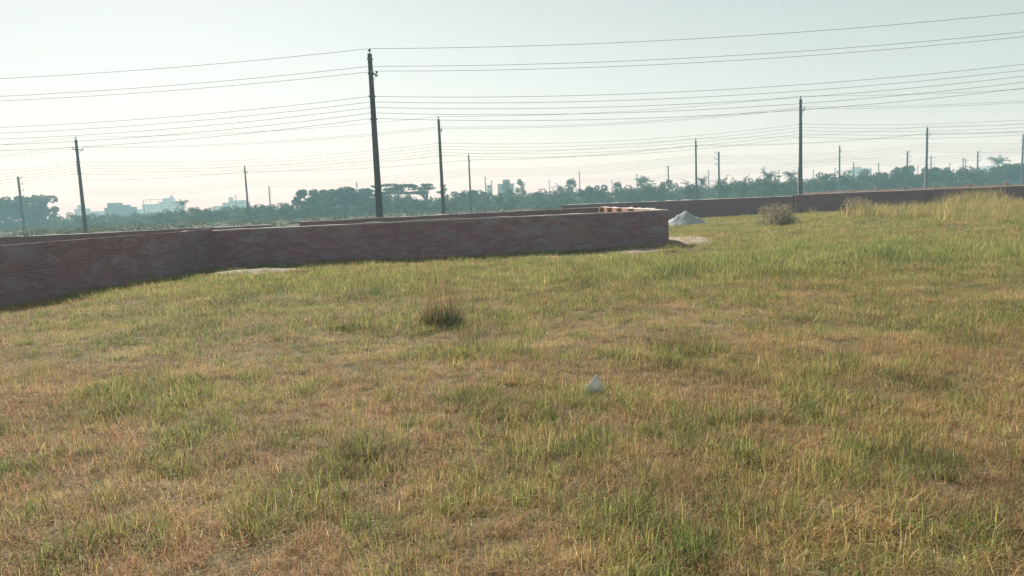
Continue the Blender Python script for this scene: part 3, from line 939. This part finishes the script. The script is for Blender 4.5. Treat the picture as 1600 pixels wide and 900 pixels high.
def stone():
    p = at_height(930, 612, 0.02)
    # a broken white slab standing up in the grass, pointed at its upper right
    front = [(-0.115, 0.0), (-0.118, 0.105), (-0.06, 0.15), (0.012, 0.235), (0.03, 0.22), (0.075, 0.15), (0.105, 0.06), (0.11, 0.0)]
    bm = bmesh.new()
    va = [bm.verts.new((x, -0.012 + 0.012 * math.sin(9 * x + 2 * z), z - 0.03)) for x, z in front]
    vb = [bm.verts.new((x * 0.96, 0.022 + 0.015 * math.sin(7 * x), z * 0.95 - 0.03)) for x, z in front]
    bm.faces.new(va); bm.faces.new(vb[::-1])
    for k in range(len(front)):
        bm.faces.new((va[k], vb[k], vb[(k + 1) % len(front)], va[(k + 1) % len(front)]))
    bmesh.ops.recalc_face_normals(bm, faces=bm.faces)
    bmesh.ops.bevel(bm, geom=list(bm.edges), offset=0.003, segments=1, affect='EDGES')
    me = bpy.data.meshes.new('white_stone'); bm.to_mesh(me); bm.free(); me.materials.append(M['stone'])
    o = link('white_stone', me, None, (p.x, p.y, float(height(np.array([p.x]), np.array([p.y]))[0]) + 0.03))
    o.rotation_euler = (RAD(-6), RAD(3), RAD(8)); o.scale = (0.78, 0.8, 0.86); o.location.z -= 0.02
    tag(o, 'broken white stone with pointed top standing in the grass', 'stone')
stone()

# ------------------------------------------------------------------ grass
def blades(n, spread, length, width, lean, droop, cols, seed, segs=3, flat=0.0, dome=0.0, curl=0.5):
    """a tuft: n narrow curved blades; returns V, F(quads), C"""
    r = np.random.default_rng(seed)
    Vs = []; Cs = []; Fs = []; o = 0
    for k in range(n):
        a = r.uniform(0, 6.28); rad = spread * math.sqrt(r.uniform(0, 1))
        p = np.array([rad * math.cos(a), rad * math.sin(a), r.uniform(0, flat)])
        az = r.uniform(0, 6.28); le = r.uniform(*lean)
        L = r.uniform(*length) * (1 - dome * (rad / spread) ** 1.5); wd = r.uniform(*width)
        d = np.array([math.cos(az) * math.sin(le), math.sin(az) * math.sin(le), math.cos(le)])
        side = np.array([-math.sin(az + r.uniform(-0.6, 0.6)), math.cos(az), 0.0]); side /= np.linalg.norm(side)
        dr = r.uniform(*droop); tw = r.uniform(-curl, curl)
        c = np.asarray(cols[r.integers(0, len(cols))]) * r.uniform(0.55, 1.5)
        for s in range(segs + 1):
            t = s / segs
            ww = wd * (1 - 0.85 * t ** 1.6) * 0.5
            Vs += [p - side * ww, p + side * ww]
            Cs += [c, c]
            p = p + d * L / segs
            if p[2] < 0.004: p[2] = 0.004 + r.uniform(0, 0.01)
            d = d + np.array([math.cos(az) * dr * 0.4 + tw * 0.3 * -math.sin(az), math.sin(az) * dr * 0.4 + tw * 0.3 * math.cos(az), -dr]) / segs
            d /= np.linalg.norm(d)
        for s in range(segs): Fs.append((o + 2 * s, o + 2 * s + 1, o + 2 * s + 3, o + 2 * s + 2))
        o += 2 * (segs + 1)
    C = np.concatenate([np.array(Cs), np.ones((len(Cs), 1))], 1)
    return np.array(Vs), np.array(Fs), C

STRAW = [(0.50, 0.385, 0.20), (0.41, 0.305, 0.155), (0.58, 0.46, 0.27), (0.30, 0.215, 0.115), (0.46, 0.33, 0.175)]
RUST = [(0.36, 0.19, 0.11), (0.43, 0.26, 0.15), (0.27, 0.15, 0.095), (0.46, 0.31, 0.19)]
GREEN = [(0.16, 0.225, 0.07), (0.21, 0.275, 0.09), (0.12, 0.17, 0.055), (0.26, 0.30, 0.105)]
OLIVE = [(0.26, 0.275, 0.095), (0.33, 0.325, 0.12), (0.19, 0.205, 0.07), (0.40, 0.37, 0.15)]
PALE = [(0.55, 0.45, 0.27), (0.48, 0.38, 0.22)]
STEM = [(0.16, 0.105, 0.065), (0.22, 0.14, 0.08), (0.13, 0.10, 0.055)]

def source(name, parts):
    V = []; Fc = []; C = []; o = 0
    for v, f, c in parts: V.append(v); Fc.append(f + o); C.append(c); o += len(v)
    me = mesh_np(name, np.concatenate(V), np.concatenate(Fc), M['blade'], False, {'col': ('FLOAT_COLOR', 'POINT', np.concatenate(C))})
    return bpy.data.objects.new(name, me)

def scatter(name, sources, P, idx, rot, scl, label, cat, kind='stuff'):
    """real blades instanced on points; the points carry type, turn and size"""
    lib = bpy.data.collections.new(name + '_tufts')
    for k, s in enumerate(sources):
        s.name = '%s_tuft_%02d' % (name, k); lib.objects.link(s)
    me = bpy.data.meshes.new(name); me.vertices.add(len(P)); me.vertices.foreach_set('co', np.asarray(P, np.float32).ravel())
    for an, tp, data, fld in (('idx', 'INT', idx, 'value'), ('rot', 'FLOAT_VECTOR', rot, 'vector'), ('scl', 'FLOAT_VECTOR', scl, 'vector')):
        at = me.attributes.new(an, tp, 'POINT'); at.data.foreach_set(fld, np.asarray(data, np.int32 if tp == 'INT' else np.float32).ravel())
    ob = link(name, me)
    ng = bpy.data.node_groups.new(name + '_nodes', 'GeometryNodeTree')
    ng.interface.new_socket('Geometry', in_out='INPUT', socket_type='NodeSocketGeometry')
    ng.interface.new_socket('Geometry', in_out='OUTPUT', socket_type='NodeSocketGeometry')
    N = ng.nodes; Lk = ng.links.new
    gi = N.new('NodeGroupInput'); go = N.new('NodeGroupOutput')
    ci = N.new('GeometryNodeCollectionInfo'); ci.inputs['Collection'].default_value = lib
    ci.inputs['Separate Children'].default_value = True; ci.inputs['Reset Children'].default_value = True
    ip = N.new('GeometryNodeInstanceOnPoints'); ip.inputs['Pick Instance'].default_value = True
    def na(nm, tp):
        a = N.new('GeometryNodeInputNamedAttribute'); a.data_type = tp; a.inputs['Name'].default_value = nm; return a.outputs['Attribute']
    Lk(gi.outputs[0], ip.inputs['Points']); Lk(ci.outputs[0], ip.inputs['Instance'])
    Lk(na('idx', 'INT'), ip.inputs['Instance Index']); Lk(na('scl', 'FLOAT_VECTOR'), ip.inputs['Scale'])
    e2r = N.new('FunctionNodeEulerToRotation'); Lk(na('rot', 'FLOAT_VECTOR'), e2r.inputs[0]); Lk(e2r.outputs[0], ip.inputs['Rotation'])
    Lk(ip.outputs[0], go.inputs[0])
    md = ob.modifiers.new('scatter', 'NODES'); md.node_group = ng
    tag(ob, label, cat, kind=kind)
    return ob

SRC = []
TYPES = {}
def reg(nm, lst):
    TYPES[nm] = list(range(len(SRC), len(SRC) + len(lst))); SRC.extend(lst)
k0 = 0
def B(*a, **k):
    global k0
    k0 += 1
    return blades(*a, seed=500 + k0, **k)
# near / middle tufts (metres)
MATTED = [(0.47, 0.34, 0.20), (0.52, 0.40, 0.24), (0.40, 0.28, 0.155), (0.33, 0.25, 0.14), (0.30, 0.27, 0.12), (0.56, 0.45, 0.29), (0.24, 0.18, 0.11)]
reg('thatch', [source('a', [B(24, 0.11, (0.04, 0.13), (0.0025, 0.0055), (0.8, 1.6), (-0.25, 0.6), MATTED + RUST[:2], flat=0.045, curl=4.0),
                            B(5, 0.10, (0.05, 0.12), (0.002, 0.004), (0.0, 0.6), (0.0, 0.6), MATTED + OLIVE[:2], curl=1.5)]) for _ in range(5)])
reg('rust', [source('a', [B(18, 0.10, (0.04, 0.13), (0.0025, 0.005), (0.7, 1.6), (-0.1, 0.5), RUST + MATTED[:2], flat=0.04, curl=3.0),
                          B(6, 0.09, (0.07, 0.17), (0.002, 0.004), (0.0, 0.5), (0.0, 0.4), RUST)]) for _ in range(4)])
reg('dry', [source('a', [B(9, 0.09, (0.06, 0.17), (0.0022, 0.004), (0.0, 0.6), (0.0, 0.9), STRAW + OLIVE[:2] + RUST[:1], curl=1.5),
                         B(13, 0.10, (0.04, 0.12), (0.0025, 0.005), (0.9, 1.6), (-0.1, 0.4), MATTED, flat=0.03, curl=4.0)]) for _ in range(4)])
reg('olive', [source('a', [B(16, 0.10, (0.04, 0.13), (0.003, 0.006), (0.3, 1.4), (0.1, 1.2), OLIVE + GREEN[:2] + MATTED[:1], curl=3.0, flat=0.03),
                           B(5, 0.09, (0.07, 0.16), (0.0025, 0.0045), (0.0, 0.5), (0.0, 0.9), OLIVE + GREEN[:1], curl=1.0)]) for _ in range(4)])
reg('green', [source('a', [B(20, 0.08, (0.06, 0.18), (0.003, 0.0065), (0.0, 0.9), (0.3, 1.6), GREEN + OLIVE[:1], curl=1.5)]) for _ in range(4)])
reg('weed', [source('a', [B(11, 0.06, (0.03, 0.075), (0.007, 0.014), (0.3, 1.4), (0.2, 1.2), GREEN + OLIVE[:1] + [(0.20, 0.26, 0.13)], curl=1.0)]) for _ in range(3)])
reg('stem', [source('a', [B(4, 0.10, (0.16, 0.34), (0.0022, 0.0034), (0.0, 0.3), (0.0, 0.25), STEM),
                          B(2, 0.10, (0.12, 0.26), (0.0022, 0.0036), (0.0, 0.4), (0.0, 0.5), OLIVE)]) for _ in range(3)])
reg('pale', [source('a', [B(4, 0.12, (0.06, 0.26), (0.003, 0.006), (0.3, 1.55), (-0.1, 0.6), PALE, curl=2.0)]) for _ in range(4)])
# wide turf pieces for the farther field
reg('turf', [source('a', [B(70, 0.36, (0.09, 0.22), (0.006, 0.012), (0.05, 0.9), (0.1, 0.9), OLIVE + GREEN + STRAW[:2])]) for _ in range(3)])
reg('turfdry', [source('a', [B(60, 0.36, (0.08, 0.22), (0.006, 0.012), (0.1, 1.3), (0.1, 0.8), STRAW + RUST[:2] + OLIVE[:2])]) for _ in range(3)])
reg('turfgreen', [source('a', [B(75, 0.34, (0.10, 0.26), (0.006, 0.012), (0.05, 0.8), (0.1, 0.9), GREEN + OLIVE[:2])]) for _ in range(3)])
reg('tall', [source('a', [B(44, 0.34, (0.3, 0.8), (0.007, 0.013), (0.0, 0.8), (0.2, 1.4), OLIVE + STRAW[:3] + GREEN[:2], segs=4)]) for _ in range(3)])

# green patches seen in the photo: pixel, radius in metres, strength
GP = [(760, 770, .45, .9), (1080, 860, .55, 1.0), (1130, 770, .6, .9), (1260, 770, .8, 1.0), (1200, 720, .7, .8), (1330, 730, .6, .6), (1450, 700, .7, .9), (1540, 490, 1.6, .7), (1210, 412, 2.2, 1.0),
      (1390, 388, 2.8, 1.0), (500, 455, 2.5, .6), (690, 490, 1.3, 1.0), (440, 800, .5, .7), (590, 715, .5, .6), (830, 700, .8, .7), (900, 740, .7, .6), (250, 610, .8, .7), (330, 480, 2, .6),
      (860, 640, .7, .4), (1120, 640, .8, .5), (1270, 600, .8, .5), (90, 870, .5, .6), (260, 760, .4, .5), (820, 470, 2.0, .4), (1040, 415, 2.0, .9), (1530, 600, 1.0, .5), (1480, 880, .4, .5), (1250, 870, .4, .6), (940, 445, 2.0, .5)]
GPW = [(at_height(a, b, 0.05), r_ * 0.9, s_ * (0.68 if b > 560 else 0.85)) for a, b, r_, s_ in GP]
RP = [(60, 640, 1.0, .9), (120, 700, .9, .9), (480, 600, 1.0, .6), (350, 700, .7, .7), (420, 830, .5, .7), (640, 860, .5, .6), (700, 640, 1.0, .7), (240, 840, .5, .8), (1420, 660, .8, .5), (1560, 830, .5, .7), (760, 800, .4, .4), (960, 640, .8, .5), (1390, 490, 1.5, .5), (1240, 490, 1.3, .6), (30, 800, .5, .7)]
RPW = [(at_height(a, b, 0.05), r_, s_) for a, b, r_, s_ in RP]

def patch(x, y, W):
    m = np.zeros_like(x)
    for p, r_, s_ in W:
        ry = r_ * 1.6 if p.y > 12 else r_
        m = np.maximum(m, s_ * np.exp(-(((x - p.x) / r_) ** 2 + ((y - p.y) / ry) ** 2)))
    return m

def free_of_walls(x, y, pad=0.2):
    ok = np.ones_like(x, bool)
    for A, Bq in ((C0, C1), (C1, C2), (FW0, FW1), (FW1, FW2), (C2, B2)):
        ok &= seg_dist(x, y, A, Bq) > pad
    # inside the walled plots
    def inside(poly):
        c = np.zeros_like(x, bool)
        for (x1, y1), (x2, y2) in zip(poly, poly[1:] + poly[:1]):
            cond = ((y1 > y) != (y2 > y)) & (x < (x2 - x1) * (y - y1) / (y2 - y1 + 1e-9) + x1)
            c ^= cond
        return c
    ok &= ~inside([C1, C2, B2, B1])
    ok &= ~((x < C0[0] + (C1[0] - C0[0]) * (y - C0[1]) / (C1[1] - C0[1])) & (y < 31))
    ok &= ~((y > 36) & (x < 4))
    return ok

def field(y0, y1, dens, seed, near):
    r = np.random.default_rng(seed)
    wid = lambda yy: 0.92 * yy + 4.0
    n = int(dens * (y1 - y0) * 2 * wid(y1))
    y = r.uniform(y0, y1, n); x = r.uniform(-1, 1, n) * wid(y1)
    keep = (np.abs(x) < wid(y)) & free_of_walls(x, y)
    x, y = x[keep], y[keep]
    s = sandmask(x, y)
    keep = r.uniform(0, 1, len(x)) > s * 0.93
    x, y = x[keep], y[keep]
    gm = patch(x, y, GPW); rm = patch(x, y, RPW)
    n1 = fbm(x / 0.5, y / 0.5, 21, 4); n2 = fbm(x / 2.6, y / 2.6, 41, 3); n3 = fbm(x / 0.35, y / 0.35, 51, 2); n4 = fbm(x / 0.28, y / 0.28, 71, 2)
    u = r.uniform(0, 1, len(x))
    gv = gm * 1.0 + (n1 - 0.5) * 1.5 + (n4 - 0.5) * 1.2 + (n2 - 0.5) * 0.7 + 0.22 + 0.34 * smooth(6, 12, y)
    rv = rm * 1.0 + (n2 - 0.5) * -1.3 + (n3 - 0.5) * 0.8 + 0.16 - gm
    idx = np.zeros(len(x), int); R = r.integers(0, 1000, len(x))
    def pick(mask, nm): idx[mask] = np.array(TYPES[nm])[R[mask] % len(TYPES[nm])]
    sc = r.uniform(0.75, 1.3, len(x))
    if near:
        pick(u <= 1.0, 'dry')
        pick(u < 0.66, 'thatch')
        pick((u >= 0.40) & (u < 0.40 + 0.40 * np.clip(rv * 1.6, 0, 1)), 'rust')
        pick((u > 0.40) & (u < 0.40 + 0.40 * np.clip(gv * 1.1, 0, 1)), 'olive')
        pick((u > 0.70) & (u < 0.70 + 0.24 * np.clip((gv - 0.3) * 1.5, 0, 1)), 'green')
        sc = np.where((n4 > 0.62) & (u > 0.6), sc * 1.35, sc)
        pick((u > 0.915) & (u < 0.93), 'weed')
        pick(u > 0.93, 'stem')
        pick(u > 0.972, 'pale')
        sc = sc * (0.44 + 0.42 * n1 + 0.40 * gm)
        # worn hollows with little standing grass
        keep = (n3 + n1) * 0.5 > 0.22 + 0.10 * r.uniform(0, 1, len(x))
        grow = 1.0 + 0.9 * smooth(8, 20, y)
    else:
        pick(u <= 1.0, 'turf')
        pick(u < np.clip(0.26 + rv * 0.5, 0, .6), 'turfdry')
        pick(u > 1 - np.clip(gv * 0.6, 0.03, 0.7), 'turfgreen')
        sc = sc * (0.45 + 0.4 * n1 + 0.4 * gm)
        keep = np.ones(len(x), bool); grow = 1.0 + 0.25 * smooth(30, 50, y)
    z = height(x, y) - 0.004
    P = np.stack([x, y, z], 1)
    rot = np.stack([r.normal(0, 0.08, len(x)), r.normal(0, 0.08, len(x)), r.uniform(0, 6.28, len(x))], 1)
    sx = sc * grow
    scl = np.stack([sx, sx, sc * (0.9 + 0.1 * grow)], 1)
    return P[keep], idx[keep], rot[keep], scl[keep]

parts = [field(1.2, 8.5, 400, 1, True), field(8.5, 17.0, 210, 2, True), field(15.0, 50.0, 16, 3, False), field(17.0, 30.0, 40, 4, True)]

# tall grass: fringe along the far right wall, weeds at wall feet
r = np.random.default_rng(321)
def line_tall(n, A, Bq, spread, s0, s1, seed):
    r = np.random.default_rng(seed); t = r.uniform(0, 1, n)
    x = A[0] + (Bq[0] - A[0]) * t + r.normal(0, spread, n); y = A[1] + (Bq[1] - A[1]) * t + r.normal(0, spread, n)
    k = free_of_walls(x, y, 0.3); x, y = x[k], y[k]
    m = vnoise(x / 1.4, y / 1.4, 8)
    s = (s0 + (s1 - s0) * r.uniform(0, 1, len(x))) * (0.35 + 0.95 * m * m + 0.1 * m)
    idx = np.array(TYPES['tall'])[r.integers(0, 3, len(x))]
    rot = np.stack([np.zeros(len(x)), np.zeros(len(x)), r.uniform(0, 6.28, len(x))], 1)
    return np.stack([x, y, height(x, y)], 1), idx, rot, np.stack([s, s, s], 1)
parts.append(line_tall(1000, gp(1340, 38), gp(1950, 29), 1.7, 0.9, 1.7, 5))
parts.append(line_tall(420, gp(1345, 42.5), gp(1800, 37.5), 0.7, 1.0, 1.7, 15))
parts.append(line_tall(340, gp(1430, 36), gp(1720, 27), 1.6, 0.8, 1.5, 6))
parts.append(line_tall(200, gp(1500, 38), gp(1720, 35), 1.2, 1.0, 1.8, 16))
parts.append(line_tall(130, (C0[0] + 0.45, C0[1]), (C1[0] + 0.45, C1[1] - 0.3), 0.16, 0.25, 0.5, 7))
parts.append(line_tall(120, (C1[0] + 0.4, C1[1] - 0.4), (C2[0], C2[1] - 0.4), 0.14, 0.12, 0.3, 8))
parts.append(line_tall(120, (FW0[0] + 2, FW0[1] - 1), (FW1[0], FW1[1] - 0.7), 0.3, 0.3, 0.7, 9))
P, I, Rr, Sc = [np.concatenate([p[k] for p in parts]) for k in range(4)]
print('grass tufts', len(P))
scatter('grass', SRC, P, I, Rr, Sc, 'short dry brown and green grass covering the field', 'grass')

# ------------------------------------------------------------------ single bushes and clumps that stand out of the grass
def clump(name, px, py, nb, spread, length, width, cols, label, cat='grass clump', seed=0, lean=(0.0, 0.7), droop=(0.1, 0.9), stems=0, group=None, slen=None):
    p = at_height(px, py, 0.05)
    z = float(height(np.array([p.x]), np.array([p.y]))[0])
    parts_ = [blades(nb, spread, length, width, lean, droop, cols, seed=seed + 900, segs=4, dome=0.65)]
    V, Fc, C = parts_[0]
    root = empty(name, (p.x, p.y, z)); tag(root, label, cat, group)
    link('blades', mesh_np('blades', V, Fc, M['blade'], False, {'col': ('FLOAT_COLOR', 'POINT', C)}), root)
    if stems:
        V, Fc, C = blades(stems, spread * 0.9, slen or (length[1] * 0.9, length[1] * 1.45), (width[0] * 0.9, width[0] * 1.2), (0.0, 0.35), (0, 0.5), STEM + STEM + RUST[:1], seed=seed + 950, segs=3, dome=0.3)
        link('stems', mesh_np('stems', V, Fc, M['blade'], False, {'col': ('FLOAT_COLOR', 'POINT', C)}), root)
    return root
DARKG = [(0.08, 0.105, 0.045), (0.10, 0.125, 0.05), (0.065, 0.085, 0.04)]
clump('grass_clump', 690, 502, 560, 0.34, (0.2, 0.6), (0.004, 0.008), [(0.045, 0.06, 0.03), (0.06, 0.08, 0.035), (0.04, 0.05, 0.03)], 'dark dense grass clump standing out in the middle of the field', seed=1, stems=120, lean=(0.0, 0.9), slen=(0.75, 1.4))
clump('grass_clump', 560, 508, 260, 0.45, (0.12, 0.26), (0.005, 0.01), DARKG + OLIVE[:2], 'low dark grass patch left of the dense middle clump', seed=2)
clump('grass_clump', 1040, 430, 420, 0.75, (0.15, 0.36), (0.008, 0.016), DARKG + GREEN, 'green grass hump in front of the free wall corner', seed=3)
clump('grass_clump', 1205, 420, 420, 0.85, (0.15, 0.34), (0.008, 0.016), DARKG + GREEN, 'green grass hump right of the bare sandy patch', seed=4)
clump('grass_clump', 1360, 402, 420, 0.8, (0.2, 0.42), (0.009, 0.018), DARKG + GREEN, 'left one of two green humps in the right field', seed=5)
clump('grass_clump', 1430, 408, 420, 0.8, (0.2, 0.42), (0.009, 0.018), DARKG + GREEN, 'right one of two green humps in the right field', seed=6)
clump('grass_clump', 1240, 800, 130, 0.24, (0.12, 0.3), (0.003, 0.006), GREEN + DARKG, 'lush green grass tuft in the right foreground', seed=7)
clump('grass_clump', 1075, 868, 160, 0.10, (0.14, 0.28), (0.003, 0.006), GREEN, 'bright upright green tuft at the bottom edge', seed=8)
clump('grass_clump', 1130, 785, 200, 0.22, (0.1, 0.22), (0.003, 0.006), DARKG + GREEN[:1], 'dark green grass tuft left of the lush foreground tuft', seed=9)
clump('grass_clump', 1450, 715, 200, 0.25, (0.12, 0.26), (0.003, 0.006), GREEN + DARKG, 'green grass tuft at right in the near field', seed=10)

def dry_bush(px, py, wpx, hpx, label, seed):
    p = at_height(px, py, 0.2); Yd = p.y
    wm = wpx / F * Yd; hm = hpx / F * Yd
    z = float(height(np.array([p.x]), np.array([p.y]))[0])
    root = empty('dry_bush', (p.x, p.y, z)); tag(root, label, 'bush')
    r = np.random.default_rng(seed); cs = []; rs = []
    for k in range(40):
        a = r.uniform(0, 6.28); rad = 0.42 * wm * math.sqrt(r.uniform(0, 1))
        cs.append((rad * math.cos(a), rad * math.sin(a), r.uniform(0.08, 0.86) * hm * (1 - 0.35 * (rad / (0.5 * wm)) ** 2))); s = r.uniform(0.12, 0.22) * wm * 0.8; rs.append((s, s, s))
    V, Fc, C = leaf_cloud(cs, rs, [60] * 40, 0.045, [(0.38, 0.34, 0.26), (0.43, 0.39, 0.30), (0.32, 0.30, 0.22), (0.26, 0.26, 0.17)], seed)
    link('foliage', crown_mesh('foliage', V, Fc, C), root)
    V, Fc, C = blades(700, wm * 0.36, (hm * 0.5, hm * 1.05), (0.008, 0.016), (0.0, 1.1), (0.1, 1.2), [(0.38, 0.34, 0.25), (0.30, 0.28, 0.19), (0.44, 0.39, 0.28), (0.27, 0.26, 0.16)], seed + 5, segs=4, dome=0.5, curl=1.5)
    link('dry_stalks', mesh_np('dry_stalks', V, Fc, M['blade'], False, {'col': ('FLOAT_COLOR', 'POINT', C)}), root)
    link('twigs', limb_mesh('twigs', [([(0, 0, -0.05), (c[0] * 0.4, c[1] * 0.4, c[2] * 0.6), c], [0.02, 0.012, 0.004]) for c in cs[:14]]), root)
dry_bush(1213, 346, 62, 38, 'rounded dry brown bush before the far brick wall', 41)
dry_bush(1340, 340, 52, 32, 'straw coloured bush at the start of the tall grass', 42)
dry_bush(1545, 322, 56, 32, 'faded dry bush in the tall grass near the right edge', 43)

# ------------------------------------------------------------------ haze
hz = NT('haze_air')
hz.t.nodes.remove(hz.b)
pv = hz.n('ShaderNodeVolumePrincipled')
pv.inputs['Color'].default_value = (0.50, 0.90, 1.0, 1)
pv.inputs['Absorption Color'].default_value = (1, 1, 1, 1)
pv.inputs['Density'].default_value = 0.0014
pv.inputs['Anisotropy'].default_value = 0.0
hz.l(pv.outputs[0], hz.out.inputs['Volume'])
mb = MB(); mb.box((0, 1050, 23.0), (3100, 2800, 50.0))
hb = mb.build('haze', hz.m)
tag(hb, kind='stuff', label='pale blue haze hanging over the fields', cat='haze')
